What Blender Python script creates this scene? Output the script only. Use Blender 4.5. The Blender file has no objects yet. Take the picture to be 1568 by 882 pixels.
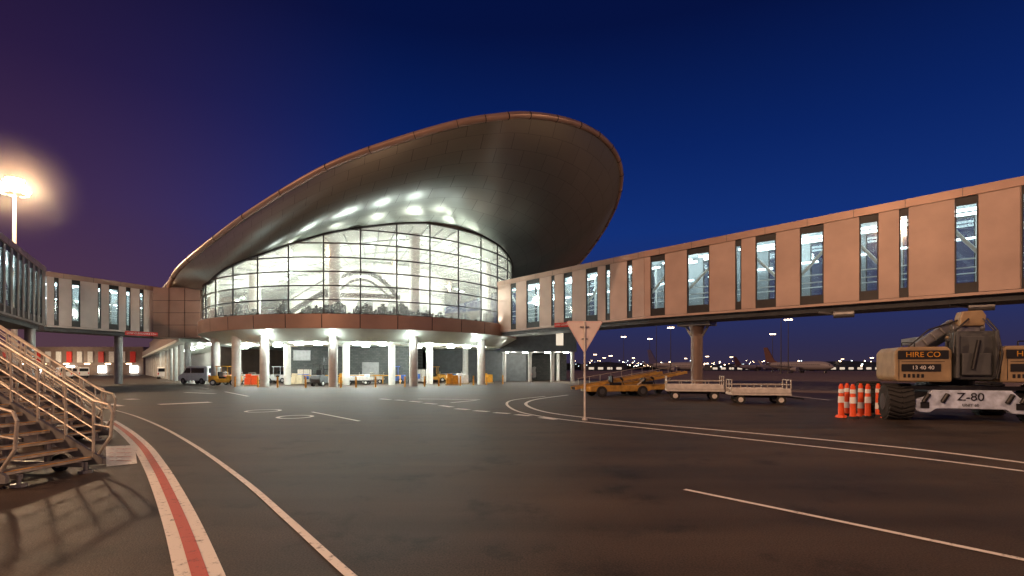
import bpy, bmesh, math, random
from mathutils import Vector, Matrix
random.seed(4)
F=784.0; HZ=565.0; CH=1.7
def P(px,py,d): return Vector(((px-784)*d/F, d, CH+(HZ-py)*d/F))
def G(px,py):
    d=CH*F/(py-HZ); return Vector(((px-784)*d/F,d,0))
col=bpy.context.scene.collection
# ---------------------------------------------------------------- materials
def mat(name,c,rough=0.6,metal=0.0,var=0.15,scale=3.0,emit=None,es=1.0,bump=0.0,spec=None):
    m=bpy.data.materials.new(name); m.use_nodes=True
    nt=m.node_tree; b=nt.nodes['Principled BSDF']
    b.inputs['Roughness'].default_value=rough; b.inputs['Metallic'].default_value=metal
    if spec is not None: b.inputs['Specular IOR Level'].default_value=spec
    tc=nt.nodes.new('ShaderNodeTexCoord'); n=nt.nodes.new('ShaderNodeTexNoise')
    n.inputs['Scale'].default_value=scale; n.inputs['Detail'].default_value=5
    nt.links.new(tc.outputs['Object'],n.inputs['Vector'])
    r=nt.nodes.new('ShaderNodeValToRGB')
    r.color_ramp.elements[0].position=0.3; r.color_ramp.elements[1].position=0.7
    r.color_ramp.elements[0].color=tuple(x*(1-var) for x in c)+(1,)
    r.color_ramp.elements[1].color=tuple(min(1,x*(1+var)) for x in c)+(1,)
    nt.links.new(n.outputs['Fac'],r.inputs['Fac']); nt.links.new(r.outputs['Color'],b.inputs['Base Color'])
    if bump:
        bp=nt.nodes.new('ShaderNodeBump'); bp.inputs['Strength'].default_value=bump
        nt.links.new(n.outputs['Fac'],bp.inputs['Height']); nt.links.new(bp.outputs['Normal'],b.inputs['Normal'])
    if emit:
        b.inputs['Emission Color'].default_value=tuple(emit)+(1,); b.inputs['Emission Strength'].default_value=es
    return m
def glassmat(name,tr=0.7,tint=(0.9,0.95,0.95),frost=0.15,gl=0.15):
    m=bpy.data.materials.new(name); m.use_nodes=True; nt=m.node_tree; nt.nodes.clear()
    o=nt.nodes.new('ShaderNodeOutputMaterial')
    t=nt.nodes.new('ShaderNodeBsdfTransparent'); t.inputs['Color'].default_value=tint+(1,)
    tl=nt.nodes.new('ShaderNodeBsdfTranslucent'); tl.inputs['Color'].default_value=(0.85,0.88,0.84,1)
    g=nt.nodes.new('ShaderNodeBsdfGlossy'); g.inputs['Roughness'].default_value=0.05
    a=nt.nodes.new('ShaderNodeMixShader'); a.inputs[0].default_value=frost
    b=nt.nodes.new('ShaderNodeMixShader'); b.inputs[0].default_value=gl
    nt.links.new(t.outputs[0],a.inputs[1]); nt.links.new(tl.outputs[0],a.inputs[2])
    nt.links.new(a.outputs[0],b.inputs[1]); nt.links.new(g.outputs[0],b.inputs[2])
    nt.links.new(b.outputs[0],o.inputs[0]); return m
M={}
M['bronze']=mat('bronze_panel',(0.44,0.315,0.26),0.45,0.2,0.12,0.6)
M['bronze_r']=mat('bronze_rim',(0.36,0.24,0.19),0.4,0.35,0.12,0.6)
M['bronze_d']=mat('bronze_dark',(0.20,0.14,0.11),0.5,0.2,0.15,1)
M['pale']=mat('pale_panel',(0.62,0.54,0.49),0.5,0.1,0.08,1)
M['midgrey']=mat('mid_grey',(0.32,0.30,0.28),0.45,0.1,0.15,1)
M['dark']=mat('dark_metal',(0.03,0.03,0.032),0.45,0.5)
M['grey']=mat('grey_metal',(0.25,0.25,0.25),0.45,0.6)
M['galv']=mat('galvanised',(0.50,0.46,0.39),0.42,0.35,0.25,8)
M['white']=mat('white_paint',(0.78,0.78,0.76),0.5,0,0.06)
M['offwhite']=mat('off_white',(0.62,0.6,0.56),0.55,0,0.15,4)
M['lining']=mat('wall_lining',(0.30,0.33,0.35),0.5,0,0.15,1)
M['conc']=mat('concrete_column',(0.5,0.5,0.47),0.7,0,0.12,2,bump=0.1)
M['ceil']=mat('ceiling_panel',(0.62,0.68,0.62),0.4,0.1,0.08,1)
M['yellow']=mat('yellow_paint',(0.62,0.30,0.03),0.45,0,0.25,4)
M['loader']=mat('loader_paint',(0.50,0.28,0.05),0.5,0,0.3,3)
M['beige']=mat('beige_paint',(0.50,0.42,0.28),0.4,0,0.15,3)
M['cowl']=mat('cowl_paint',(0.32,0.23,0.13),0.42,0,0.2,2.5)
M['orange']=mat('orange_plastic',(0.85,0.10,0.02),0.45,0,0.1)
M['red']=mat('red_paint',(0.6,0.03,0.02),0.5,0,0.15)
M['blue']=mat('blue_paint',(0.05,0.12,0.4),0.45,0,0.15)
M['bluew']=mat('pale_blue',(0.5,0.58,0.74),0.4,0,0.3,5)
M['tyre']=mat('rubber',(0.025,0.025,0.025),0.85,0,0.2,10,bump=0.2)
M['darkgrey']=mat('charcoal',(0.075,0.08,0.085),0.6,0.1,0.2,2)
M['carglass']=mat('vehicle_glass',(0.02,0.025,0.03),0.08,0.0)
M['trees']=mat('tree_mass',(0.02,0.025,0.015),0.9)
M['farpole']=mat('far_pole',(0.12,0.11,0.1),0.6,0.3)
M['glass']=glassmat('bridge_glass',0.7,(0.8,0.88,0.9),0.05,0.08)
M['drumglass']=glassmat('fritted_glass',0.6,(0.92,0.94,0.9),0.24,0.05)
M['blind']=glassmat('blind_fabric',0.5,(0.92,0.95,0.92),0.4,0.0)
def em(name,c,s): return mat(name,(0.8,0.8,0.8),emit=c,es=s)
M['e_white']=em('lamp_white',(0.88,1,0.95),40)
M['e_tube']=em('tube_white',(0.92,1,0.97),10)
M['e_sod']=em('lamp_sodium',(1,0.80,0.55),500)
M['e_sodf']=em('lamp_far',(1,0.7,0.42),16)
M['e_farw']=em('lamp_farw',(0.8,0.95,1),6)
M['e_win']=em('window_lit',(1,0.82,0.6),0.7)
M['interior']=mat('interior_white',(0.82,0.84,0.79),0.6,0,0.08,0.6)
M['intgrey']=mat('interior_grey',(0.42,0.45,0.43),0.6,0,0.1,0.6)
M['carpet']=mat('carpet',(0.12,0.13,0.14),0.9)

def blockwall():
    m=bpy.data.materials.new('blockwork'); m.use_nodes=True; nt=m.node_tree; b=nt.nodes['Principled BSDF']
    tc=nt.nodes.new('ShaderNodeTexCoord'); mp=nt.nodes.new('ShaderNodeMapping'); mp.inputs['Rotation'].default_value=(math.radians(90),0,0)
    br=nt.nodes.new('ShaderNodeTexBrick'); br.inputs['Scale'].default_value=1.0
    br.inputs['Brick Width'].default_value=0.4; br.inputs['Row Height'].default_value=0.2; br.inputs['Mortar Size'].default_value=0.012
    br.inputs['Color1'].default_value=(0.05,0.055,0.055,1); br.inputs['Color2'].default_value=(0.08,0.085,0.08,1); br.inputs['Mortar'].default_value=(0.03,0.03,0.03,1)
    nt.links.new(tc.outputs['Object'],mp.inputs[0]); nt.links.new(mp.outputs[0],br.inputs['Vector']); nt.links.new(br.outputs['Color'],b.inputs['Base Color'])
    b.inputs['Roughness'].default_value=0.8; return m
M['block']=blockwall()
def soffitmat(name,c,nu,nv,rough,metal,mort=0.5,var=0.05,msz=0.01):
    m=bpy.data.materials.new(name); m.use_nodes=True; nt=m.node_tree; b=nt.nodes['Principled BSDF']
    uv=nt.nodes.new('ShaderNodeUVMap'); br=nt.nodes.new('ShaderNodeTexBrick'); br.offset=0.5
    mp=nt.nodes.new('ShaderNodeMapping'); mp.inputs['Scale'].default_value=(nu,nv,1)
    br.inputs['Scale'].default_value=1; br.inputs['Brick Width'].default_value=1; br.inputs['Row Height'].default_value=1
    br.inputs['Mortar Size'].default_value=msz; br.inputs['Mortar Smooth'].default_value=0.4
    br.inputs['Color1'].default_value=tuple(x*(1-var) for x in c)+(1,); br.inputs['Color2'].default_value=tuple(x*(1+var) for x in c)+(1,)
    br.inputs['Mortar'].default_value=tuple(x*mort for x in c)+(1,)
    nt.links.new(uv.outputs[0],mp.inputs[0]); nt.links.new(mp.outputs[0],br.inputs['Vector']); nt.links.new(br.outputs['Color'],b.inputs['Base Color'])
    n=nt.nodes.new('ShaderNodeTexNoise'); n.inputs['Scale'].default_value=6; n.inputs['Detail'].default_value=3
    nt.links.new(mp.outputs[0],n.inputs['Vector'])
    mr=nt.nodes.new('ShaderNodeMapRange'); mr.inputs['To Min'].default_value=rough-.07; mr.inputs['To Max'].default_value=rough+.07
    nt.links.new(n.outputs['Fac'],mr.inputs['Value']); nt.links.new(mr.outputs[0],b.inputs['Roughness'])
    b.inputs['Metallic'].default_value=metal
    return m
M['soffit']=soffitmat('soffit_metal',(0.38,0.41,0.385),30,9,0.31,0.85,0.5,0.04,0.010)
M['rooftop']=soffitmat('roof_metal',(0.3,0.25,0.22),60,10,0.4,0.6)

# ---------------------------------------------------------------- mesh builder
class MB:
    def __init__(s): s.v=[]; s.f=[]; s.uv=None
    def add(s,vs,fs):
        o=len(s.v); s.v+= [tuple(v) for v in vs]; s.f+=[tuple(i+o for i in f) for f in fs]
    def box(s,c,d,R=None):
        x,y,z=d[0]/2,d[1]/2,d[2]/2
        vs=[Vector((a*x,b*y,e*z)) for a in(-1,1) for b in(-1,1) for e in(-1,1)]
        if R is not None: vs=[R@v for v in vs]
        c=Vector(c); vs=[v+c for v in vs]
        s.add(vs,[(0,1,3,2),(4,6,7,5),(0,4,5,1),(2,3,7,6),(0,2,6,4),(1,5,7,3)])
    def bb(s,x0,x1,y0,y1,z0,z1): s.box(((x0+x1)/2,(y0+y1)/2,(z0+z1)/2),(abs(x1-x0),abs(y1-y0),abs(z1-z0)))
    def fr(s,o,u,n,s0,s1,d0,d1,z0,z1,z0b=None,z1b=None):
        z0b=z0 if z0b is None else z0b; z1b=z1 if z1b is None else z1b
        vs=[]
        for a,(za,zb) in ((s0,(z0,z1)),(s1,(z0b,z1b))):
            for b in (d0,d1):
                for e in (za,zb):
                    p=o+u*a+n*b; vs.append((p.x,p.y,e))
        s.add(vs,[(0,1,3,2),(4,6,7,5),(0,4,5,1),(2,3,7,6),(0,2,6,4),(1,5,7,3)])
    def cyl(s,p0,p1,r0,r1=None,n=12,cap=True):
        r1=r0 if r1 is None else r1
        p0=Vector(p0);p1=Vector(p1); d=(p1-p0).normalized()
        a=d.orthogonal().normalized(); b=d.cross(a)
        vs=[]
        for p,r in((p0,r0),(p1,r1)):
            for i in range(n):
                t=2*math.pi*i/n; vs.append(p+(a*math.cos(t)+b*math.sin(t))*r)
        fs=[(i,(i+1)%n,n+(i+1)%n,n+i) for i in range(n)]
        if cap: fs+=[tuple(range(n))[::-1],tuple(range(n,2*n))]
        s.add(vs,fs)
    def tube(s,pts,r,n=8):
        for a,b in zip(pts[:-1],pts[1:]): s.cyl(a,b,r,r,n)
    def prof(s,pts,y0,y1):
        n=len(pts); vs=[(x,y0,z) for x,z in pts]+[(x,y1,z) for x,z in pts]
        s.add(vs,[tuple(range(n)),tuple(range(2*n-1,n-1,-1))]+[(i,n+i,n+(i+1)%n,(i+1)%n) for i in range(n)])
    def grid(s,rows,close=False):
        nr=len(rows); nc=len(rows[0]); vs=[p for r in rows for p in r]
        fs=[(i*nc+j,i*nc+j+1,(i+1)*nc+j+1,(i+1)*nc+j) for i in range(nr-1) for j in range(nc-1)]
        s.add(vs,fs)
    def build(s,name,m,parent=None,smooth=False,bevel=0,uvs=None,recalc=True):
        me=bpy.data.meshes.new(name); me.from_pydata(s.v,[],s.f); 
        if uvs:
            l=me.uv_layers.new(name='UVMap')
            for lp in me.loops: l.data[lp.index].uv=uvs[lp.vertex_index]
        if recalc:
            bm=bmesh.new(); bm.from_mesh(me); bmesh.ops.recalc_face_normals(bm,faces=bm.faces); bm.to_mesh(me); bm.free()
        ob=bpy.data.objects.new(name,me); col.objects.link(ob); me.materials.append(m)
        if smooth:
            for p in me.polygons: p.use_smooth=True
            try:
                me.set_sharp_from_angle(angle=math.radians(40))
            except Exception: pass
        if bevel:
            b=ob.modifiers.new('b','BEVEL'); b.width=bevel; b.segments=2; b.limit_method='ANGLE'
        if parent: ob.parent=parent
        return ob
def empty(name,loc=(0,0,0),rz=0):
    e=bpy.data.objects.new(name,None); e.empty_display_size=0.5; col.objects.link(e); e.location=loc; e.rotation_euler=(0,0,rz); return e
def text(name,s,size,loc,rot,m,parent=None):
    c=bpy.data.curves.new(name,'FONT'); c.body=s; c.size=size; c.align_x='CENTER'; c.align_y='CENTER'; c.extrude=0.004
    o=bpy.data.objects.new(name,c); col.objects.link(o); c.materials.append(m); o.location=loc; o.rotation_euler=rot
    if parent: o.parent=parent
    return o
def lamp(name,loc,w,c,parent=None,rad=0.15,typ='POINT'):
    l=bpy.data.lights.new(name,typ); l.energy=w; l.color=c
    l.shadow_soft_size=rad
    o=bpy.data.objects.new(name,l); col.objects.link(o); o.location=loc
    if parent: o.parent=parent
    return o
cnt={}
def nm(n):
    k=cnt.get(n,0); cnt[n]=k+1; return n if k==0 else '%s.%03d'%(n,k)
def spline(pts,n):
    out=[]
    k=len(pts)
    for i in range(k-1):
        p0=pts[max(0,i-1)];p1=pts[i];p2=pts[i+1];p3=pts[min(k-1,i+2)]
        for j in range(n):
            t=j/n
            out.append(tuple(0.5*((2*b)+(-a+c)*t+(2*a-5*b+4*c-d)*t*t+(-a+3*b-3*c+d)*t**3) for a,b,c,d in zip(p0,p1,p2,p3)))
    out.append(tuple(pts[-1])); return out

# ---------------------------------------------------------------- sky
w=bpy.data.worlds.new('World'); bpy.context.scene.world=w; w.use_nodes=True
nt=w.node_tree; nt.nodes.clear(); N=nt.nodes.new; L=nt.links.new
o=N('ShaderNodeOutputWorld'); bg=N('ShaderNodeBackground'); tc=N('ShaderNodeTexCoord'); sp=N('ShaderNodeSeparateXYZ')
L(tc.outputs['Generated'],sp.inputs[0])
r=N('ShaderNodeValToRGB'); cr=r.color_ramp
stops=[(0.0,(0.036,0.026,0.052)),(0.04,(0.027,0.025,0.075)),(0.12,(0.015,0.029,0.13)),(0.25,(0.006,0.029,0.18)),(0.38,(0.003,0.017,0.125)),(0.55,(0.0015,0.006,0.052)),(1,(0.001,0.003,0.03))]
while len(cr.elements)<len(stops): cr.elements.new(0.5)
for e,(p,c) in zip(cr.elements,stops): e.position=p; e.color=c+(1,)
L(sp.outputs['Z'],r.inputs[0])
mr=N('ShaderNodeMapRange'); mr.inputs['From Min'].default_value=-0.74; mr.inputs['From Max'].default_value=-0.15
mr.inputs['To Min'].default_value=0.93; mr.inputs['To Max'].default_value=0.0; mr.interpolation_type='SMOOTHSTEP'
L(sp.outputs['X'],mr.inputs['Value'])
r2=N('ShaderNodeValToRGB'); c2=r2.color_ramp
st2=[(0.0,(0.10,0.05,0.06)),(0.15,(0.075,0.033,0.065)),(0.28,(0.052,0.022,0.06)),(0.42,(0.026,0.011,0.042)),(0.6,(0.011,0.006,0.026)),(1,(0.003,0.003,0.015))]
while len(c2.elements)<len(st2): c2.elements.new(0.5)
for e,(p,c) in zip(c2.elements,st2): e.position=p; e.color=c+(1,)
L(sp.outputs['Z'],r2.inputs[0])
mx=N('ShaderNodeMix'); mx.data_type='RGBA'
L(mr.outputs[0],mx.inputs['Factor']); L(r.outputs[0],mx.inputs['A']); L(r2.outputs[0],mx.inputs['B'])
L(mx.outputs['Result'],bg.inputs['Color']); bg.inputs['Strength'].default_value=1.0
sk=N('ShaderNodeTexSky'); sk.sky_type='NISHITA'; sk.sun_disc=False; sk.sun_elevation=math.radians(-6); sk.sun_rotation=math.radians(60)
bg2=N('ShaderNodeBackground'); bg2.inputs['Strength'].default_value=0.03; L(sk.outputs[0],bg2.inputs['Color'])
ad=N('ShaderNodeAddShader'); L(bg.outputs[0],ad.inputs[0]); L(bg2.outputs[0],ad.inputs[1]); L(ad.outputs[0],o.inputs['Surface'])

# ---------------------------------------------------------------- ground
def asphalt(name,ca,cb,rough):
    m=bpy.data.materials.new(name); m.use_nodes=True; nt=m.node_tree; b=nt.nodes['Principled BSDF']; N=nt.nodes.new; L=nt.links.new
    b.inputs['Specular IOR Level'].default_value=0.22
    tc=N('ShaderNodeTexCoord')
    n1=N('ShaderNodeTexNoise'); n1.inputs['Scale'].default_value=0.22; n1.inputs['Detail'].default_value=7; n1.inputs['Roughness'].default_value=0.62
    n2=N('ShaderNodeTexNoise'); n2.inputs['Scale'].default_value=60; n2.inputs['Detail'].default_value=3
    mp=N('ShaderNodeMapping'); mp.inputs['Rotation'].default_value=(0,0,0.6); mp.inputs['Scale'].default_value=(0.08,1.2,1)
    n3=N('ShaderNodeTexNoise'); n3.inputs['Scale'].default_value=1.0; n3.inputs['Detail'].default_value=4
    L(tc.outputs['Object'],n1.inputs['Vector']); L(tc.outputs['Object'],n2.inputs['Vector']); L(tc.outputs['Object'],mp.inputs[0]); L(mp.outputs[0],n3.inputs['Vector'])
    r=N('ShaderNodeValToRGB'); r.color_ramp.elements[0].position=0.40; r.color_ramp.elements[1].position=0.60
    r.color_ramp.elements[0].color=ca+(1,); r.color_ramp.elements[1].color=cb+(1,)
    a=N('ShaderNodeMath'); a.operation='MULTIPLY_ADD'; a.inputs[1].default_value=0.35; L(n3.outputs['Fac'],a.inputs[0])
    s=N('ShaderNodeMath'); s.operation='MULTIPLY'; s.inputs[1].default_value=0.65; L(n1.outputs['Fac'],s.inputs[0]); L(s.outputs[0],a.inputs[2])
    L(a.outputs[0],r.inputs['Fac'])
    g=N('ShaderNodeMix'); g.data_type='RGBA'; g.blend_type='MULTIPLY'; g.inputs['Factor'].default_value=1
    r3=N('ShaderNodeValToRGB'); r3.color_ramp.elements[0].position=0.35; r3.color_ramp.elements[0].color=(0.5,0.5,0.5,1); r3.color_ramp.elements[1].position=0.65; r3.color_ramp.elements[1].color=(1.4,1.4,1.4,1)
    L(n2.outputs['Fac'],r3.inputs[0]); L(r.outputs[0],g.inputs['A']); L(r3.outputs[0],g.inputs['B'])
    n5=N('ShaderNodeTexNoise'); n5.inputs['Scale'].default_value=0.9; n5.inputs['Detail'].default_value=6; n5.inputs['Roughness'].default_value=0.7
    L(tc.outputs['Object'],n5.inputs['Vector'])
    r4=N('ShaderNodeValToRGB'); r4.color_ramp.elements[0].color=(0.45,0.45,0.45,1); r4.color_ramp.elements[0].position=0.34; r4.color_ramp.elements[1].position=0.46
    L(n5.outputs['Fac'],r4.inputs[0])
    g2=N('ShaderNodeMix'); g2.data_type='RGBA'; g2.blend_type='MULTIPLY'; g2.inputs['Factor'].default_value=1
    L(g.outputs['Result'],g2.inputs['A']); L(r4.outputs[0],g2.inputs['B']); L(g2.outputs['Result'],b.inputs['Base Color'])
    rr=N('ShaderNodeMapRange'); rr.inputs['To Min'].default_value=rough-0.12; rr.inputs['To Max'].default_value=rough+0.15; L(n1.outputs['Fac'],rr.inputs['Value']); L(rr.outputs[0],b.inputs['Roughness'])
    bp=N('ShaderNodeBump'); bp.inputs['Strength'].default_value=0.4; bp.inputs['Distance'].default_value=0.01; L(n2.outputs['Fac'],bp.inputs['Height']); L(bp.outputs[0],b.inputs['Normal'])
    return m
M['asphalt']=asphalt('asphalt',(0.037,0.027,0.020),(0.080,0.057,0.040),0.6)
M['apron']=asphalt('apron_concrete',(0.17,0.125,0.09),(0.25,0.19,0.14),0.7)
mb=MB(); mb.add([(-3000,-200,0),(3000,-200,0),(3000,4000,0),(-3000,4000,0)],[(0,1,2,3)]); mb.build('ground',M['asphalt'])
mb=MB(); mb.add([(7,46,0.004),(30,31,0.004),(90,31,0.004),(700,420,0.004),(-20,420,0.004),(4,90,0.004)],[(0,1,2,3,4,5)]); mb.build('concrete_apron',M['apron'])

def paint(name,c,wear=0.42):
    m=bpy.data.materials.new(name); m.use_nodes=True; nt=m.node_tree; b=nt.nodes['Principled BSDF']; N=nt.nodes.new; L=nt.links.new
    b.inputs['Base Color'].default_value=c+(1,); b.inputs['Roughness'].default_value=0.55
    tc=N('ShaderNodeTexCoord'); n=N('ShaderNodeTexNoise'); n.inputs['Scale'].default_value=9; n.inputs['Detail'].default_value=8; n.inputs['Roughness'].default_value=0.75
    L(tc.outputs['Object'],n.inputs['Vector']); r=N('ShaderNodeValToRGB'); r.color_ramp.elements[0].position=wear-0.09; r.color_ramp.elements[1].position=wear+0.03
    r.color_ramp.elements[0].color=(0.2,0.2,0.2,1)
    L(n.outputs['Fac'],r.inputs[0]); L(r.outputs[0],b.inputs['Alpha']); return m
M['pw']=paint('line_white',(0.80,0.75,0.68)); M['pr']=paint('line_red',(0.50,0.085,0.05),0.40)
marks=empty('apron_markings')
def strip(name,pix,width,m,z=0.008,n=8,world=False):
    pts=[Vector((*G(*p)[:2],0)) if not world else Vector((p[0],p[1],0)) for p in pix]
    pts=[Vector(p) for p in spline([tuple(p) for p in pts],n)] if len(pts)>2 else pts
    mb=MB(); rows=[]
    for i,p in enumerate(pts):
        a=pts[max(0,i-1)]; b=pts[min(len(pts)-1,i+1)]; t=(b-a).normalized(); nn=Vector((-t.y,t.x,0))
        rows.append([(p+nn*width/2+Vector((0,0,z))),(p-nn*width/2+Vector((0,0,z)))])
    mb.grid(rows); return mb.build(name,m,marks)
rw=[(168,645),(192,661),(217,684),(238,715),(257,752),(280,806),(306,882),(345,1010)]
strip('red_line_white_edges',rw,0.34,M['pw'],0.008)
strip('red_line_core',rw,0.115,M['pr'],0.012)
strip('service_road_edge',[(158,624),(200,635),(245,653),(300,684),(370,734),(440,795),(536,882),(690,1010)],0.085,M['pw'])
strip('bay_curve_inner',[(870,605),(825,611),(806,617),(812,624),(840,632),(900,640),(1000,650),(1200,668),(1400,688),(1568,709),(1800,740)],0.16,M['pw'])
strip('bay_curve_outer',[(835,607),(790,612),(776,618),(790,629),(830,638),(900,647),(1000,657),(1200,679),(1400,701),(1568,722),(1800,752)],0.13,M['pw'])
strip('bay_line',[(1048,750),(1300,802),(1568,858),(1800,905)],0.085,M['pw'],n=2)
for i,(a,b) in enumerate([((582,611),(598,612)),((606,612.5),(620,613.5)),((628,614.5),(645,616)),((650,617.5),(668,619)),((674,621),(692,623.5)),((698,626),(718,627.5)),((726,629),(748,630.5)),((757,632),(780,633.5)),((790,635),(812,637)),((828,639.5),(852,642.5))]):
    strip('dash_%d'%i,[a,b],0.30,M['pw'])
strip('stop_bar',[(243,619.5),(322,616)],0.75,M['pw'])
strip('bay_number_bar',[(478,631),(550,645)],0.12,M['pw'])
strip('keep_clear_a',[(640,611),(735,612)],0.25,M['pw']); strip('keep_clear_b',[(690,617),(730,613)],0.2,M['pw'])
strip('far_mark_a',[(195,611),(208,612)],0.5,M['pw']); strip('far_mark_b',[(283,601),(330,603)],0.3,M['pw']); strip('far_mark_c',[(168,619),(186,622)],0.3,M['pw'])
strip('bay_tick',[(1190,604),(1270,613)],0.15,M['pw'],z=0.012)
strip('far_mark_d',[(345,600),(380,607)],0.2,M['pw'])
for k,(px,py,rr) in enumerate([(403,629.3,0.62),(452,638.5,0.56)]):
    c=G(px,py); pts=[(c.x+rr*math.cos(t*math.pi/12),c.y+rr*1.1*math.sin(t*math.pi/12)) for t in range(25)]
    strip('ring_mark_%d'%k,pts,0.13,M['pw'],world=True,n=2)
mb=MB(); q=[G(162,684),G(206,682),G(210,710),G(163,715)]; mb.add([(p.x,p.y,0.006) for p in q],[(0,1,2,3)]); mb.build('notice_patch',M['pw'],marks)
for k in range(4):
    y0=688+k*6
    strip('notice_text_%d'%k,[(168,y0),(174,y0)],0.04,M['pr'],0.010); strip('notice_textb_%d'%k,[(178,y0),(201,y0)],0.045,M['pr'],0.010)

# ---------------------------------------------------------------- terminal drum
C=Vector((-18.2,65.5,0)); R=18.2; ac=math.atan2(-65.5,18.2)
def cp(phi,r,z):
    t=ac+math.radians(phi); return Vector((C.x+r*math.cos(t),C.y+r*math.sin(t),z))
def phipx(px,r=R):
    d=Vector(((px-784)/F,1,0)); A=d.dot(d); B=-2*d.dot(C); Q=C.dot(C)-r*r; D=B*B-4*A*Q
    t=(-B-math.sqrt(max(D,0)))/(2*A); p=d*t-C
    return math.degrees(((math.atan2(p.y,p.x)-ac+math.pi)%(2*math.pi))-math.pi), t
term=empty('airport_terminal')
tops=[(-180,10.5),(-100,10.8)]
for px,py in [(322,432),(345,412),(400,390),(447,373),(500,357),(553,348),(607,342),(657,341),(700,348),(735,360),(763,376)]:
    f,t=phipx(px); tops.append((f,CH+(HZ-py)*t/F))
tops+=[(76,14.6),(90,13.4),(115,12.6),(180,10.5)]
tops.sort()
def ztop(f):
    for (a,za),(b,zb) in zip(tops[:-1],tops[1:]):
        if a<=f<=b: 
            return za+(zb-za)*(f-a)/(b-a)
    return 10.5
Z0=6.75
PH=[-100+i*2.6 for i in range(81)]
mb=MB(); mb.grid([[cp(f,R,Z0),cp(f,R,ztop(f))] for f in PH]); mb.build('curtain_glass',M['drumglass'],term,smooth=True)
mb=MB()
for k in range(-9,11):
    f=-2.6+10.4*k
    p0=cp(f,R+0.06,Z0);p1=cp(f,R+0.06,ztop(f)+0.1); mb.cyl(p0,p1,0.075,0.075,6)
z=Z0+0.03
while z<17:
    run=[f for f in PH if z<ztop(f)]
    for s in range(len(run)-1):
        if run[s+1]-run[s]<2.7: 
            a,b=run[s],run[s+1]
            mb.add([cp(a,R+0.16,z-0.055),cp(a,R+0.16,z+0.055),cp(b,R+0.16,z+0.055),cp(b,R+0.16,z-0.055),cp(a,R+0.01,z-0.055),cp(a,R+0.01,z+0.055),cp(b,R+0.01,z+0.055),cp(b,R+0.01,z-0.055)],[(0,1,2,3),(1,5,6,2),(4,0,3,7)])
    z+=1.31
mb.build('curtain_mullions',M['dark'],term)
mb=MB()
for k in range(-7,8):
    f=-2.6+10.4*k; drop=random.choice([0,1.3,2.6,0,2.6])
    if not drop: continue
    ff=[f+0.6+(9.2)*i/4 for i in range(5)]
    mb.grid([[cp(a,R-0.35,ztop(a)-0.15),cp(a,R-0.35,ztop(f)-drop)] for a in ff])
mb.build('roller_blinds',M['blind'],term)
mb=MB(); mb.tube([cp(f,R+0.05,ztop(f)) for f in PH],0.13,6); mb.build('glass_head_trim',M['dark'],term)
mb=MB(); mb.grid([[cp(f,R,0),cp(f,R,10.6)] for f in range(108,262,4)]); mb.build('rear_wall',M['bronze_d'],term)
mb=MB(); n=72
mb.add([cp(i*5,R-0.05,6.45) for i in range(n)],[tuple(range(n))]); mb.build('concourse_floor',M['carpet'],term)
mb=MB(); mb.add([cp(i*5,R-1.5,4.35) for i in range(n)],[tuple(range(n))]); mb.build('undercroft_ceiling',M['ceil'],term)
mb=MB(); mb.grid([[cp(f,R+0.55,5.45),cp(f,R-1.5,4.35)] for f in range(-180,181,4)]); mb.build('undercroft_soffit',M['ceil'],term,smooth=True)
mb=MB(); mb.grid([[cp(f,R+0.55,6.72),cp(f,R-0.05,6.72)] for f in range(-180,181,4)]); mb.build('sill_ledge',M['bronze'],term)
mb=MB()
for k in range(-12,11):
    a=-2.6+10.4*k+0.12; b=a+10.16
    ff=[a+(b-a)*i/4 for i in range(5)]
    mb.grid([[cp(f,R+0.56,5.42),cp(f,R+0.6,6.75)] for f in ff])
mb.build('spandrel_panels',M['bronze_r'],term,smooth=True)
mb=MB(); mb.grid([[cp(f,R+0.5,5.44),cp(f,R+0.5,6.7)] for f in range(-180,181,4)]); mb.build('spandrel_backing',M['dark'],term)
mb=MB()
mb.grid([[cp(f,R-0.15,ztop(f)-0.12),cp(f,R*0.66,ztop(f)*0.6+12.5*0.4),cp(f,R*0.3,12.6)] for f in range(-180,181,5)]); mb.build('concourse_ceiling',M['interior'],term,smooth=True)
mb=MB()
for i in range(40):
    f=-96+i*5.2; mb.tube([cp(f,R-0.4,ztop(f)-.3),cp(f,R*0.66,ztop(f)*0.6+12.5*0.4-.2),cp(f,R*0.35,12.4)],.08,6)
for rr_ in (.85,.7,.58): mb.tube([cp(f,R*rr_,(ztop(f)*(rr_-.3)/.7+12.5*(1-rr_)/.7)-.3) for f in range(-96,110,4)],.07,6)
mb.build('ceiling_ribs',M['intgrey'],term)
mb=MB(); mb.grid([[cp(f,9.5,6.46),cp(f,9.5,13.4)] for f in range(-180,181,6)]); mb.build('core_wall',M['interior'],term,smooth=True)
mb=MB()
for f in (-50,-30,-8,12,33): 
    mb.grid([[cp(f+i*2.5,9.55,6.5),cp(f+i*2.5,9.55,9.2)] for i in range(5)])
mb.grid([[cp(f,9.56,10.3),cp(f,9.56,11.0)] for f in range(-90,91,5)])
mb.build('core_openings',M['intgrey'],term)
mb=MB()
for px in (390,512,635,745):
    f,_=phipx(px,R-2.6); mb.cyl(cp(f,R-2.6,6.46),cp(f,R-2.6,ztop(f)-0.3),0.55,0.55,20)
mb.build('concourse_columns',M['white'],term,smooth=True)
mb=MB()
pts=[cp(-16+26*i/20,R-3.4,9.2+2.2*math.sin(math.pi*i/20)**0.8) for i in range(21)]
mb.tube(pts,0.24,8); pts=[cp(-13+20*i/20,R-3.2,9.1+1.5*math.sin(math.pi*i/20)) for i in range(21)]; mb.tube(pts,0.12,8)
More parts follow.
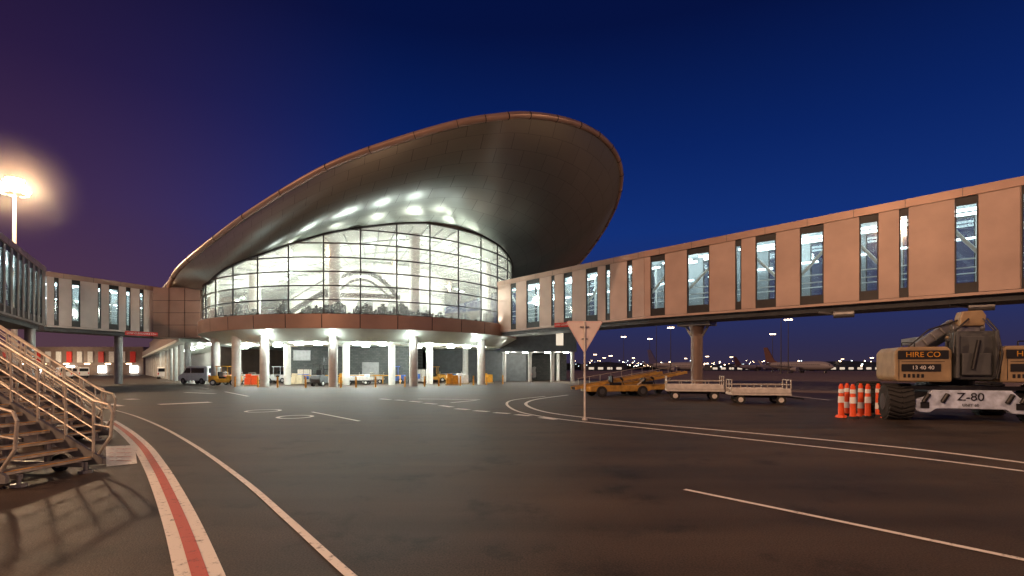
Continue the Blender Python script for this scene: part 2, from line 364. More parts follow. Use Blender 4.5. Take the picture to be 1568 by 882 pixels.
pts=[cp(-36+20*i/12,R-3.2,6.6+2.8*i/12) for i in range(13)]; mb.tube(pts,0.26,8)
pts=[cp(-36+20*i/12,R-3.2,7.8+2.8*i/12) for i in range(13)]; mb.tube(pts,0.07,8)
mb.grid([[cp(-20+32*i/12,R-3.6,8.8),cp(-20+32*i/12,R-3.6,9.3)] for i in range(13)])
mb.build('escalator_and_arch',M['grey'],term,smooth=True)
mb=MB()
for i in range(70):
    f=-75+random.random()*140; rr=R-0.6-random.random()*2; p=cp(f,rr,6.46); h=random.choice([0.6,0.8,1.0,1.4])
    wdt=random.uniform(0.4,1.3); mb.box((p.x,p.y,6.46+h/2),(wdt,0.5,h),Matrix.Rotation(math.radians(f),3,'Z'))
    mb.box((p.x,p.y,6.46+h+.15),(wdt*.4,0.3,.3),Matrix.Rotation(math.radians(f),3,'Z'))
mb.build('lounge_furniture',M['dark'],term,bevel=0.05)
mb=MB()
for i in range(14):
    f=-72+i*10.4; mb.cyl(cp(f,R-3.2,ztop(f)-1.25),cp(f,R-3.2,ztop(f)-1.3),0.2,0.2,12); mb.cyl(cp(f+5,R-6.2,11.4),cp(f+5,R-6.2,11.35),0.2,0.2,12)
mb.build('ceiling_lights',M['e_white'],term)
for i in range(8):
    f=-64+i*18; lamp('interior_lamp',cp(f,R-3.6,10.2 if f>-45 else 9),700,(1,1,0.89),term,0.6)
mb=MB()  # ledge uplights and their housings, added only to brighten the soffit
for i in range(9):
    f=-60+i*13.6; p=cp(f,R+0.36,6.78); mb.box((p.x,p.y,6.83),(0.3,0.16,0.14),Matrix.Rotation(math.radians(f)+.25,3,'Z'))
    l=lamp('added_soffit_wash',cp(f,R+0.42,7.0),700,(0.92,1,0.95),term,0.4,'SPOT'); l.data.spot_size=math.radians(90); l.data.spot_blend=1.0
    dr=(cp(f,R+6.0,16)-cp(f,R+0.42,7.0)); l.rotation_euler=dr.to_track_quat('-Z','Y').to_euler()
mb.build('added_wash_housings',M['dark'],term)
# ---- roof shell
rim=[(258,440,60,-88),(275,412,55,-72),(330,366,50,-55),(400,316,46,-38),(500,258,43,-22),(600,220,41.5,-8),(700,191,41,8),(760,181,41.5,20),(810,178,43,32),(870,187,46,44),(915,207,50,56),(942,236,54,66),(951,268,57,74),(946,305,60,82),(928,345,64,90),(907,377,67,97),(885,405,70,103),(855,437,74,110)]
rp=spline([tuple(P(a,b,c))+(f,) for a,b,c,f in rim],9)
NV=22; rows=[]; uvs=[]
cum=0; us=[]
for i,q in enumerate(rp):
    if i: cum+=(Vector(q[:3])-Vector(rp[i-1][:3])).length
    us.append(cum)
for i,q in enumerate(rp):
    rpt=Vector(q[:3]); f=q[3]; ip=cp(f,R+0.03,ztop(f)); 
    ct=Vector((rpt.x*0.72+ip.x*0.28,rpt.y*0.72+ip.y*0.28,ip.z*0.78+rpt.z*0.22))
    row=[]
    for j in range(NV):
        t=j/(NV-1); row.append(ip*(1-t)**2+ct*2*t*(1-t)+rpt*t*t); uvs.append((us[i]/cum+0.02*t,t))
    rows.append(row)
mb=MB(); mb.grid(rows); so=mb.build('roof_soffit',M['soffit'],term,smooth=True,uvs=uvs)
mb=MB(); 
rr=[Vector(q[:3]) for q in rp]
rows=[]
for i,p in enumerate(rr):
    a=rr[max(0,i-1)]; b=rr[min(len(rr)-1,i+1)]; t=(b-a).normalized()
    u=Vector((0,0,1)); s_=t.cross(u).normalized(); u2=s_.cross(t).normalized()
    rows.append([p+(s_*math.cos(k*math.pi/5)*0.26+u2*math.sin(k*math.pi/5)*0.30)+u2*0.08 for k in range(11)])
mb.grid(rows); mb.build('roof_rim',M['bronze_r'],term,smooth=True)
mb=MB()
for i in range(0,len(rr)-1,6):
    mb.cyl(rr[i]+Vector((0,0,.08)),rr[i]+(rr[i+1]-rr[i]).normalized()*0.05+Vector((0,0,.08)),0.32,0.32,14)
mb.build('roof_rim_joints',M['dark'],term)
tail=Vector((-62,104,11.5)); rows=[]; uvs=[]
for i,p in enumerate(rr):
    row=[]
    p=p+Vector((0,0,0.2))
    for j in range(16):
        t=j/15; q=p*(1-t)+(tail+Vector(((i/len(rr)-.5)*22*1,(i/len(rr)-.5)*14,0)))*t; q.z+=-0.12*math.sin(math.pi*t); row.append(q); uvs.append((i/len(rr),t))
    rows.append(row)
mb=MB(); mb.grid(rows); mb.build('roof_top',M['rooftop'],term,smooth=True,uvs=uvs)
# columns
mb=MB()
for px in (330,362,405,510,633,737):
    f,_=phipx(px,R-0.8); mb.cyl(cp(f,R-0.8,0),cp(f,R-0.8,4.9),0.42,0.42,20)
for px in (348,440,530,600,658,715,768):
    f,_=phipx(px,R-6); mb.cyl(cp(f,R-6,0),cp(f,R-6,4.36),0.36,0.36,18)
mb.build('undercroft_columns',M['conc'],term,smooth=True)
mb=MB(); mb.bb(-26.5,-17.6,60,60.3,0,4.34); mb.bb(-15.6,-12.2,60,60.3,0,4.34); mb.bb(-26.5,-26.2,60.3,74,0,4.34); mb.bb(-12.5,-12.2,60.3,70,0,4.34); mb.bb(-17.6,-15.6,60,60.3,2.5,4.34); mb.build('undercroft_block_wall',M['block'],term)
mb=MB(); mb.bb(-17.6,-15.6,60.15,60.2,0,2.5); mb.bb(-25.6,-23.6,59.93,59.99,2.7,3.9); mb.build('undercroft_doors',M['grey'],term)
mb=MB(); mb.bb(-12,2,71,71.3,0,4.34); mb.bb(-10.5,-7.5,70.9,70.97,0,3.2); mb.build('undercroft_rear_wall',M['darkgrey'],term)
mb=MB(); mb.bb(-44,-27,76,76.3,0,4.34); mb.build('undercroft_white_wall',M['offwhite'],term)
mb=MB()
for x in (-42,-39,-36,-33,-30): mb.bb(x,x+1.6,75.9,75.97,0,2.6)
mb.build('undercroft_service_doors',M['darkgrey'],term)
mb=MB(); mb.bb(-25.5,-13,59.2,59.35,0.9,1.0)
for x in range(-25,-12,2): mb.bb(x,x+.1,59.2,59.35,0,1.0)
mb.build('yellow_guard_rail',M['yellow'],term)
mb=MB()
for i in range(5): mb.cyl(cp(-60+i*26,R-3.4,4.2),cp(-40+i*26,R-3.4,4.2),0.06,0.06,8)
for i in range(12): mb.cyl(cp(-60+i*11,R-1.4,4.28),cp(-60+i*11,R-9,4.28),0.05,0.05,6)
mb.build('ceiling_pipes',M['galv'],term)
mb=MB(); LP=[]
for (px,r_) in [(458,R-2.6),(487,R-3.0),(547,R-3.2),(586,R-3),(657,R-3.2),(690,R-4),(425,R-5),(560,R-6.5),(640,R-7),(350,R-4),(380,R-3),(715,R-3)]:
    f,_=phipx(px,r_); p=cp(f,r_,4.3); LP.append(p); mb.cyl(p,p+Vector((0,0,-0.24)),0.46,0.38,12)
for px in (405,510,633,737):
    f,_=phipx(px-2,R+0.1); p=cp(f,R-0.1,4.75); mb.box(p,(0.35,0.35,0.1)); LP.append(p)
mb.build('undercroft_luminaires',M['e_white'],term)
for i,p in enumerate(LP): lamp('undercroft_lamp',p+Vector((0,0,-0.55)),450 if i<12 else 90,(0.93,1,0.92),term,0.2)

# pier stretching back-left
d=Vector((-0.61,0.79,0)); nn=Vector((-0.79,-0.61,0)) ; o0=Vector((-37,61,0))
mb=MB(); mb.fr(o0,d,nn,0,110,-22,2.2,5.3,6.5); mb.fr(o0,d,nn,2,110,-21,0.5,6.5,9.3); mb.build('pier_upper_floor',M['bronze_d'],term)
mb=MB(); mb.fr(o0,d,nn,0,110,-22,2.25,4.9,5.28); mb.build('pier_canopy_soffit',M['ceil'],term)
mb=MB()
for i in range(14):
    p=o0+d*(2+i*8)+nn*1.2; mb.cyl((p.x,p.y,0),(p.x,p.y,4.9),0.35,0.35,14)
mb.build('pier_columns',M['conc'],term,smooth=True)
mb=MB(); mb.fr(o0,d,nn,10,110,-12,-6,0,4.88); mb.build('pier_ground_wall',M['offwhite'],term)
mb=MB()
for i in range(10):
    p=o0+d*(5+i*10)-nn*1.5; mb.box((p.x,p.y,4.84),(0.6,0.6,0.1))
    if i<5: lamp('pier_lamp',(p.x,p.y,4.3),520,(0.95,1,0.88),term,0.2)
mb.build('pier_luminaires',M['e_white'],term)
mb=MB(); mb.bb(-41,-35.6,58.5,66,5.3,11.0); mb.build('left_link_block',M['bronze_r'],term)
mb=MB()
for z_ in (6.7,8.1,9.5): mb.bb(-41.02,-35.58,58.47,58.49,z_,z_+.04)
for x_ in (-39.2,-37.4): mb.bb(x_,x_+.04,58.46,58.485,5.3,11.0)
mb.build('left_link_joints',M['dark'],term)
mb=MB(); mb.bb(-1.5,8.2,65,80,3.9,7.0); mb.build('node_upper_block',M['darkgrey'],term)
mb=MB(); mb.bb(5.6,6.5,64.9,64.98,4.7,6.3); mb.build('node_window',M['e_win'],term)
mb=MB()
for x in (-1,2.3,5.2,7.8): mb.cyl((x,66,0),(x,66,3.9),0.25,0.25,12)
for x in (0.5,6.5): mb.cyl((x,72,0),(x,72,3.9),0.25,0.25,12)
mb.build('node_columns',M['conc'],term,smooth=True)
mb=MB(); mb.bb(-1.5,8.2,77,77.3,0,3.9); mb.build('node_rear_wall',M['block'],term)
mb=MB()
for x in (-0.8,1.7,4.6,7): mb.box((x,66.4,3.84),(0.7,0.3,0.08))
mb.build('node_luminaires',M['e_white'],term)
for x in (0.2,3,6): lamp('node_lamp',(x,67,3.4),400,(1,.95,0.8),term,0.2)

# ---------------------------------------------------------------- pedestrian bridges
def bridge(name,path,wins,W=3.6,panel='bronze',dims=None,light=True,lw=70):
    B=empty(name); pan=MB();fr=MB();gl=MB();st=MB();tu=MB();dk=MB();fl=MB();cop=MB();ce=MB()
    for si in range(len(path)-1):
        (x0,y0,b0,t0),(x1,y1,b1,t1)=path[si],path[si+1]
        o=Vector((x0,y0,0)); e=Vector((x1,y1,0)); Ln=(e-o).length; u=(e-o)/Ln; n=Vector((u.y,-u.x,0))
        if n.dot(o)>0: n=-n
        bz=lambda s:b0+(b1-b0)*s/Ln
        tz=lambda s:t0+(t1-t0)*s/Ln
        ws=[]
        for a,b in wins:
            r_=[]
            for px in(a,b):
                k=(px-784)/F; den=(u.x-k*u.y)
                s=(k*o.y-o.x)/den; r_.append(s)
            s0,s1=min(r_),max(r_)
            if s1<=0.1 or s0>=Ln-0.1: continue
            ws.append((max(s0,0.05),min(s1,Ln-0.05)))
        ws.sort(); cur=0
        for (s0,s1) in ws+[(Ln,Ln)]:
            if s0>cur+0.02:
                k=max(1,round((s0-cur)/2.6)); 
                for q in range(k):
                    a=cur+(s0-cur)*q/k+0.012; b=cur+(s0-cur)*(q+1)/k-0.012
                    for d0,d1 in((-0.14,0.0),(-W,-W+0.14)):
                        pan.fr(o,u,n,a,b,d0,d1,bz(a),tz(a)-0.5,bz(b),tz(b)-0.5)
                    ce.fr(o,u,n,a-.01,b+.01,-0.2,-0.15,bz(a)+.03,tz(a)-0.5,bz(b)+.03,tz(b)-.5)
                    ce.fr(o,u,n,a-.01,b+.01,-W+.15,-W+0.2,bz(a)+.03,tz(a)-0.5,bz(b)+.03,tz(b)-.5)
            if s1>s0:
                for dd in(-0.12,-W+0.06):
                    gl.fr(o,u,n,s0+.03,s1-.03,dd,dd+0.02,bz(s0)+0.6,tz(s0)-0.62,bz(s1)+.6,tz(s1)-.62)
                    for q in (s0,s1-0.07): fr.fr(o,u,n,q,q+0.07,dd-0.05,dd+0.09,bz(s0)-.05,tz(s0)-.5)
                    fr.fr(o,u,n,s0+.07,s1-.07,dd-0.05,dd+0.07,bz(s0)-.05,bz(s0)+0.58); fr.fr(o,u,n,s0+.07,s1-.07,dd-0.05,dd+0.07,tz(s0)-.95,tz(s0)-0.5)
                if s1-s0>0.5:
                    up=random.random()<0.5
                    a=o+u*(s0-0.8)+n*(-0.45); b=o+u*(s1+0.8)+n*(-0.45)
                    za,zb=(bz(s0)+1.2,tz(s0)-1.2) if up else (tz(s0)-1.2,bz(s0)+1.2)
                    st.cyl((a.x,a.y,za),(b.x,b.y,zb),0.11,0.11,8)
                    a=o+u*(s1+0.1)+n*(-W+.5); st.cyl((a.x,a.y,bz(s0)),(a.x,a.y,tz(s0)-.5),0.1,0.1,8)
            cur=s1
        cop.fr(o,u,n,-.05,Ln+.05,-W-0.06,0.06,tz(0)-0.49,tz(0),tz(Ln)-.49,tz(Ln))
        s=1.3
        while s<Ln: 
            dk.fr(o,u,n,s,s+.03,0.055,0.066,tz(s)-.48,tz(s)-.01); s+=2.6
        ce.fr(o,u,n,.02,Ln-.02,-W+0.2,-0.22,tz(0)-.62,tz(0)-.5,tz(Ln)-.62,tz(Ln)-.5)
        fl.fr(o,u,n,-.05,Ln+.05,-W+0.2,-0.22,bz(0)+.05,bz(0)+0.5,bz(Ln)+.05,bz(Ln)+.5)
        dk.fr(o,u,n,-.05,Ln+.05,-W+0.5,-0.5,bz(0)-.55,bz(0)+.04,bz(Ln)-.55,bz(Ln)+.04)
        pan.fr(o,u,n,0,Ln,-0.5,-0.02,bz(0)-.18,bz(0)-.02,bz(Ln)-.18,bz(Ln)-.02)
        for h,dd in ((1.0,-.6),(1.5,-.6),(1.0,-W+.6)): 
            a=o+n*dd;b=e+n*dd; st.cyl((a.x,a.y,b0+h+.5),(b.x,b.y,b1+h+.5),0.035,0.035,6)
        s=1.0
        while s<Ln-1:
            for dd in (-W*0.36,-W*0.68): tu.fr(o,u,n,s,min(s+2.4,Ln-.3),dd-0.1,dd+.1,tz(s)-1.0,tz(s)-0.88)
            tu.fr(o,u,n,s,min(s+1.8,Ln-.3),-W+.24,-W+.3,tz(s)-2.3,tz(s)-2.2)
            s+=3.0
        if light:
            k=max(1,int(Ln/6.5))
            for q in range(k):
                p=o+u*Ln*(q+.5)/k+n*(-W/2); lamp(name+'_lamp',(p.x,p.y,tz(Ln*(q+.5)/k)-1.5),lw,(0.95,1,0.94),B,0.3)
    pan.build('wall_panels',M[panel],B); cop.build('roof_coping',M['bronze_r'],B); fr.build('window_frames',M['dark'],B); gl.build('window_glass',M['glass'],B)
    ce.build('inner_lining',M['lining'],B)
    st.build('bracing_and_rails',M['white'],B); tu.build('light_tubes',M['e_tube'],B); dk.build('underside_and_joints',M['darkgrey'],B); fl.build('floor_deck',M['grey'],B)
    return B
RW=[(782,790),(806,826),(844,849),(863,876),(897,915),(927,934),(960,968),(996,1018),(1052,1086),(1126,1135),(1157,1188),(1225,1261),(1316,1345),(1377,1391),(1462,1498),(1562,1600),(1680,1710)]
BR=bridge('pedestrian_bridge',[(-1.6,57.6,6.0,11.5),(10.8,41.8,6.0,11.3),(27.5,27.7,6.05,12.1),(38,18.8,6.1,12.4)],RW,lw=125)
LW=[(83,90),(110,123),(150,155),(167,182),(193,200),(214,220),(237,252),(266,280)]
BL=bridge('pedestrian_bridge.001',[(-45.2,49.8,6.0,11.2),(-40.3,61.5,5.9,11.2)],LW,panel='pale',lw=180)
BN=bridge('boarding_bridge',[(-30,25,6.1,12.2),(-45.0,49.4,6.0,11.5)],[(-60,-45),(-20,-12),(0,6),(9,17),(20,27),(30,35),(38,43),(46,51),(54,58),(61,65)],panel='midgrey',lw=280)
for (x,y) in ((-43,57.5),(-44,48)):
    mb=MB(); mb.cyl((x-1.2,y,0),(x-1.2,y,5.5),0.4,0.4,16); mb.build('support_column',M['grey'],BL,smooth=True)
pc=P(1067,565,41.2)
mb=MB(); mb.cyl((pc.x,pc.y,0),(pc.x,pc.y,4.5),0.46,0.46,24); mb.cyl((pc.x,pc.y,4.5),(pc.x,pc.y,5.2),0.46,0.62,24); mb.cyl((pc.x,pc.y,0),(pc.x,pc.y,0.12),0.8,0.8,24)
mb.build('support_pillar',M['bronze_d'],BR,smooth=True)
mb=MB(); R45=Matrix.Rotation(math.atan2(-0.844,1),3,'Z'); mb.box((pc.x,pc.y,5.3),(2.6,1.6,0.3),R45)
for s in(-1,1): mb.cyl((pc.x+s*1.0*.76,pc.y-s*.64,5.3),(pc.x+s*0.35*.76,pc.y-s*.35*.64,4.2),0.1,0.1,8)
for px,dd in((1275,33.9),(1480,30.0)):
    q=P(px,470,dd); mb.cyl((q.x,q.y-.1,5.3),(q.x+.9,q.y-.8,5.3),0.25,0.25,12); mb.cyl((q.x-.8,q.y+.2,5.45),(q.x+1.2,q.y-.3,5.2),0.08,0.08,8)
mb.build('pillar_head',M['grey'],BR)
def lowsign(px,py,d_,rz,w_):
    S=empty(nm('clearance_sign'),P(px,py,d_),rz)
    mb=MB(); mb.box((0,0,0),(w_,0.05,0.42)); mb.build('board',M['red'],S,bevel=0.01)
    mb=MB(); 
    for x in(-w_*.35,w_*.35): mb.cyl((x,0.03,0.2),(x,0.03,0.55),0.02,0.02,6)
    mb.build('hangers',M['grey'],S)
    text('lettering','LOW CLEARANCE 4.3m',0.25,(0,-0.035,0),(math.pi/2,0,0),M['white'],S)
lowsign(868,497,48.3,math.radians(-35),2.7); lowsign(217,511,53,math.radians(55),2.9)

# ---------------------------------------------------------------- give way sign (seen from behind)
g=G(895,643); S=empty('give_way_sign',(g.x,g.y,0),math.radians(4))
mb=MB(); mb.cyl((0,-0.04,0),(0,-0.04,3.28),0.032,0.032,12); mb.cyl((0,-.04,0),(0,-.04,0.05),0.09,0.09,12); mb.build('pole',M['offwhite'],S,smooth=True)
mb=MB(); mb.prof([(-0.6,3.24),(-0.55,3.3),(0.55,3.3),(0.6,3.24),(0.04,2.28),(-0.04,2.28)],0.0,0.02); mb.build('triangle_plate',mat('alu_back',(0.85,0.74,0.69),0.5,0.0,0.08),S)
mb=MB(); mb.tube([(-0.6,0.01,3.27),(0.6,0.01,3.27)],0.012,6); mb.tube([(0.6,0.01,3.27),(0,0.01,2.26),(-0.6,0.01,3.27)],0.012,6); mb.build('rim',M['red'],S)
mb=MB(); mb.box((0,-0.03,3.1),(0.3,0.03,0.04)); mb.box((0,-0.03,2.7),(0.2,0.03,0.04)); mb.build('brackets',M['grey'],S)

# ---------------------------------------------------------------- traffic delineators
for i,(px,py) in enumerate([(1288,639),(1297,636),(1306,641),(1318,637),(1329,640),(1345,638),(1358,640)]):
    g=G(px,py); S=empty(nm('traffic_bollard'),(g.x,g.y,0),random.random())
    mb=MB(); mb.cyl((0,0,0.08),(0,0,1.12),0.10,0.075,16); mb.cyl((0,0,1.12),(0,0,1.18),0.05,0.05,12); mb.build('tube',M['orange'],S,smooth=True)
    mb=MB(); mb.cyl((0,0,0.28 if i%2 else 0.52),(0,0,0.5 if i%2 else 0.74),0.101,0.094,16); mb.cyl((0,0,0.86),(0,0,1.0),0.09,0.085,16); mb.build('reflective_bands',M['white'],S,smooth=True)
    mb=MB(); mb.cyl((0,0,0),(0,0,0.08),0.2,0.16,8); mb.build('base',M['tyre'] if i%3 else M['orange'],S)

# ---------------------------------------------------------------- boom lift
g=G(1480,646); S=empty('boom_lift',(g.x,g.y,0),math.radians(-20))
ty=MB(); rm=MB(); trd=MB()
for x,y in((-1.8,0.3),(1.95,0.3),(-1.8,3.3),(1.95,3.3)):
    ty.cyl((x-0.37,y,0.6),(x+0.37,y,0.6),0.57,0.57,32); rm.cyl((x-0.39,y,0.6),(x+0.39,y,0.6),0.28,0.28,20)
    for k in range(22):
        a=k*2*math.pi/22
        for sd in(-1,1):
            c=Matrix.Rotation(a,3,'X')@Vector((sd*0.18,0,0.585)); trd.box((x+c.x,y+c.y,0.6+c.z),(0.36,0.075,0.06),Matrix.Rotation(a,3,'X')@Matrix.Rotation(sd*0.35,3,'Z'))
ty.build('tyres',M['tyre'],S,smooth=True,bevel=0.05); trd.build('tyre_lugs',M['tyre'],S); rm.build('wheel_hubs',M['darkgrey'],S,smooth=True)
mb=MB(); mb.prof([(-1.4,0.35),(-1.25,0.28),(-1.0,0.28),(-0.85,0.4),(-0.6,0.42),(0.95,0.42),(1.1,0.3),(1.4,0.28),(1.55,0.4),(1.55,0.7),(1.3,0.8),(1.1,1.02),(-0.95,1.02),(-1.1,0.8),(-1.4,0.7)],-0.12,0.1); mb.build('axle_shield',M['bluew'],S,bevel=0.03)
mb=MB(); mb.bb(-1.5,1.6,0.2,0.7,0.45,0.95); mb.bb(-0.9,1.0,0.2,3.6,0.55,1.15); mb.bb(-1.7,1.8,0.0,0.45,1.02,1.14); mb.cyl((0.05,1.7,1.1),(0.05,1.7,1.35),0.8,0.8,24)
for x in(-1.2,-0.7,0.95,1.3): mb.cyl((x,-.18,0.62),(x+.15,-.18,0.9),0.07,0.07,10)
for x in(-1.15,1.3): mb.bb(x-.12,x+.12,-.16,-.13,.42,.62)
mb.build('chassis',M['dark'],S,bevel=0.02)
text('unit_lettering','Z-80',0.36,(0.05,-0.14,0.8),(math.pi/2,0,0),M['dark'],S); text('unit_caption','UNIT 60',0.12,(0.05,-0.14,0.54),(math.pi/2,0,0),M['dark'],S)
mb=MB(); 
mb.prof([(-2.05,1.42),(-1.95,1.28),(-0.5,1.28),(-0.5,2.3),(-0.62,2.42),(-1.9,2.42),(-2.05,2.25)],-0.35,1.5)
mb.prof([(0.72,1.28),(2.25,1.28),(2.35,1.42),(2.35,2.25),(2.2,2.42),(0.85,2.42),(0.72,2.3)],-0.35,2.2); mb.build('turret_cowls',M['cowl'],S,bevel=0.06)
mb=MB()
for x0,x1 in((-1.95,-0.6),(0.85,2.25)):
    mb.bb(x0,x1,-0.37,-0.345,2.02,2.3); mb.bb(x0+.1,x1-.2,-0.37,-0.345,1.62,1.86)
    mb.bb(x0+.1,x1-.1,-0.36,-0.345,1.93,1.945); mb.bb(x0+.02,x0+.035,-.36,-.345,1.35,2.0)
    for k in range(5): mb.bb(x0+.15+k*.12,x0+.22+k*.12,-.36,-.345,1.42,1.54)
mb.build('decal_panels',M['dark'],S)
for x in(-1.28,1.55):
    text('hire_lettering','HIRE CO',0.24,(x,-0.38,2.16),(math.pi/2,0,0),M['yellow'],S); text('hire_number','13 40 40',0.17,(x,-0.38,1.74),(math.pi/2,0,0),M['white'],S)
mb=MB(); mb.bb(-0.35,0.6,-0.2,0.6,1.36,2.75); mb.bb(-0.25,0.5,-0.35,-0.2,1.5,2.2); mb.cyl((-0.45,0.1,2.75),(0.7,0.1,2.75),0.17,0.17,16); mb.cyl((-.45,0,1.95),(.7,0,1.95),0.12,0.12,16)
mb.bb(-.42,-.32,-.4,.3,1.4,2.9); mb.bb(.57,.67,-.4,.3,1.4,2.9)
mb.build('riser_mount',M['darkgrey'],S,bevel=0.03)
mb=MB(); Rb=Matrix.Rotation(math.radians(-38),3,'Y')
mb.box((-0.75,0.5,2.78),(1.5,0.3,0.26),Rb); mb.box((-0.6,0.95,2.5),(1.4,0.26,0.22),Rb)
for k in range(5): 
    c=Vector((-0.75,0.33,2.78))+Rb@Vector((-.6+k*.3,0,0)); mb.box(c,(.05,.06,.3),Rb)
mb.bb(-0.2,0.4,0.1,0.75,2.75,3.1); mb.bb(0.1,0.45,0.5,6.0,2.7,2.98)
mb.cyl((-.3,.3,3.02),(.55,.3,3.02),.15,.15,16)
mb.build('folded_boom',M['grey'],S,bevel=0.03)
mb=MB(); mb.prof([(-.16,3.08),(0.48,3.08),(0.52,3.4),(0.42,3.58),(-0.1,3.56),(-.16,3.35)],0.0,0.45); mb.box((-.25,.15,2.62),(.25,.2,.5),Rb); mb.build('boom_knuckle_cover',M['cowl'],S,bevel=0.04)
mb=MB(); mb.tube([(-0.3,-0.22,1.4),(-0.5,-0.42,2.2),(-0.42,-.3,2.9),(0.0,-.15,3.3)],0.03,8); mb.tube([(0.6,-0.42,1.4),(0.72,-0.42,2.2),(0.66,-.3,2.9),(0.45,-.15,3.3)],0.03,8); mb.tube([(.5,-0.42,1.4),(0.62,-0.45,2.2),(0.56,-.33,2.9),(0.35,-.15,3.3)],0.02,8); mb.tube([(-1.45,.4,2.42),(-.9,.3,3.0),(-.1,.2,3.3)],0.025,8); mb.cyl((0,-.42,1.7),(0.15,-.42,2.6),0.06,0.06,12)
mb.build('hoses_and_rams',M['dark'],S)
mb=MB()
for x in(-1.8,1.2,1.7): mb.tube([(x,-.2,2.42),(x,-.2,2.56),(x+.35,-.2,2.56),(x+.35,-.2,2.42)],0.02,6)
mb.cyl((-.55,-.1,2.42),(-.55,-.1,2.6),.05,.05,10)
mb.build('grab_rails',M['dark'],S)

# ---------------------------------------------------------------- baggage carts
def wheels(S,lst,r,w_,rimm='offwhite'):
    a=MB();b=MB()
    for x,y in lst: a.cyl((x,y-w_/2,r),(x,y+w_/2,r),r,r,20); b.cyl((x,y-w_/2-.01,r),(x,y+w_/2+.01,r),r*.55,r*.55,14)
    a.build('tyres',M['tyre'],S,smooth=True); b.build('hubs',M[rimm],S,smooth=True)
def cart(px,py,rz,cargo=None,m='offwhite',s=1.0):
    g=G(px,py); S=empty(nm('baggage_cart'),(g.x,g.y,0),rz); S.scale=(s,s,s)
    mb=MB(); mb.bb(-1.5,1.5,-.75,.75,.48,.6); mb.bb(-1.45,1.45,-.78,-.74,.6,.86); mb.bb(-1.45,1.45,.74,.78,.6,.86)
    mb.build('deck',M[m],S,bevel=0.02)
    mb=MB()
    for x in(-1.46,1.46):
        for y in(-.72,0,.72): mb.cyl((x,y,.55),(x,y,1.3),.03,.03,8)
        for z in(.8,1.05,1.3): mb.cyl((x,-.74,z),(x,.74,z),.028,.028,8)
    for y in(-.74,.74):
        for x in (-.7,0,.7): mb.cyl((x,y,.6),(x,y,1.05),.022,.022,6)
        mb.cyl((-1.46,y,1.05),(1.46,y,1.05),.025,.025,8)
    mb.build('rails',M['galv'],S)
    mb=MB(); mb.bb(-1.3,1.3,-.3,.3,.34,.47); mb.bb(-1.15,-.85,-.7,.7,.22,.34); mb.bb(.85,1.15,-.7,.7,.22,.34); mb.cyl((1.4,0,.4),(2.3,0,.28),.04,.04,8); mb.build('underframe',M['dark'],S)
    wheels(S,[(-1,-.62),(-1,.62),(1,-.62),(1,.62)],.24,.16)
    if cargo:
        mb=MB()
        for i in range(5): 
            h=random.uniform(.25,.55); mb.box((-1.1+i*.52,random.uniform(-.25,.25),.6+h/2),(random.uniform(.35,.5),random.uniform(.5,.9),h),Matrix.Rotation(random.uniform(-.2,.2),3,'Z'))
        mb.build('cargo',M[cargo],S,bevel=0.03)
    return S
cart(1062,612,math.radians(-14)); cart(1160,618,math.radians(-12),s=.9)
def beltloader(px,py,rz,s=1):
    g=G(px,py); S=empty(nm('belt_loader'),(g.x,g.y,0),rz); S.scale=(s,s,s)
    mb=MB(); mb.prof([(-2.6,.35),(2.2,.35),(2.5,.5),(2.5,.75),(1.2,.8),(-2.0,.8),(-2.6,.7)],-.85,.85); mb.build('chassis',M['loader'],S,bevel=.05)
    wheels(S,[(-1.7,-.85),(-1.7,.85),(1.6,-.85),(1.6,.85)],.38,.28,'darkgrey')
    mb=MB(); Rr=Matrix.Rotation(math.radians(-9),3,'Y'); mb.box((0.2,.35,1.15),(7.2,.75,.14),Rr); mb.build('conveyor_belt',M['tyre'],S)
    mb=MB(); 
    for y in(-.06,.76): mb.box((0.2,y,1.16),(7.3,.06,.22),Rr)
    mb.build('conveyor_sides',M['loader'],S,bevel=.01)
    mb=MB(); 
    for k in range(8):
        x=-3+k*.9; p=Rr@Vector((x,0,.15)); mb.cyl((p.x+.2,.78,1.15+p.z),(p.x+.2,.78,1.6+p.z),.02,.02,6)
    p=Rr@Vector((-3,0,.6));q=Rr@Vector((3.3,0,.6)); mb.cyl((p.x+.2,.78,1.15+p.z),(q.x+.2,.78,1.15+q.z),.025,.025,6)
    mb.cyl((1.8,.35,.7),(2.6,.35,1.4),.07,.07,8); mb.cyl((-1.2,.35,.7),(-.6,.35,1.1),.06,.06,8); mb.build('rails_and_rams',M['galv'],S)
    mb=MB(); mb.bb(-.7,0,-.7,-.15,.8,1.0); mb.bb(-.8,-.68,-.7,-.15,1.0,1.5); mb.cyl((.35,-.42,.8),(.15,-.42,1.25),.03,.03,8); mb.cyl((.13,-.42,1.25),(.16,-.42,1.28),.18,.18,14); mb.build('driver_seat',M['dark'],S,bevel=.03)
    return S
beltloader(945,606,math.radians(16),.85); beltloader(992,603,math.radians(20),.85)
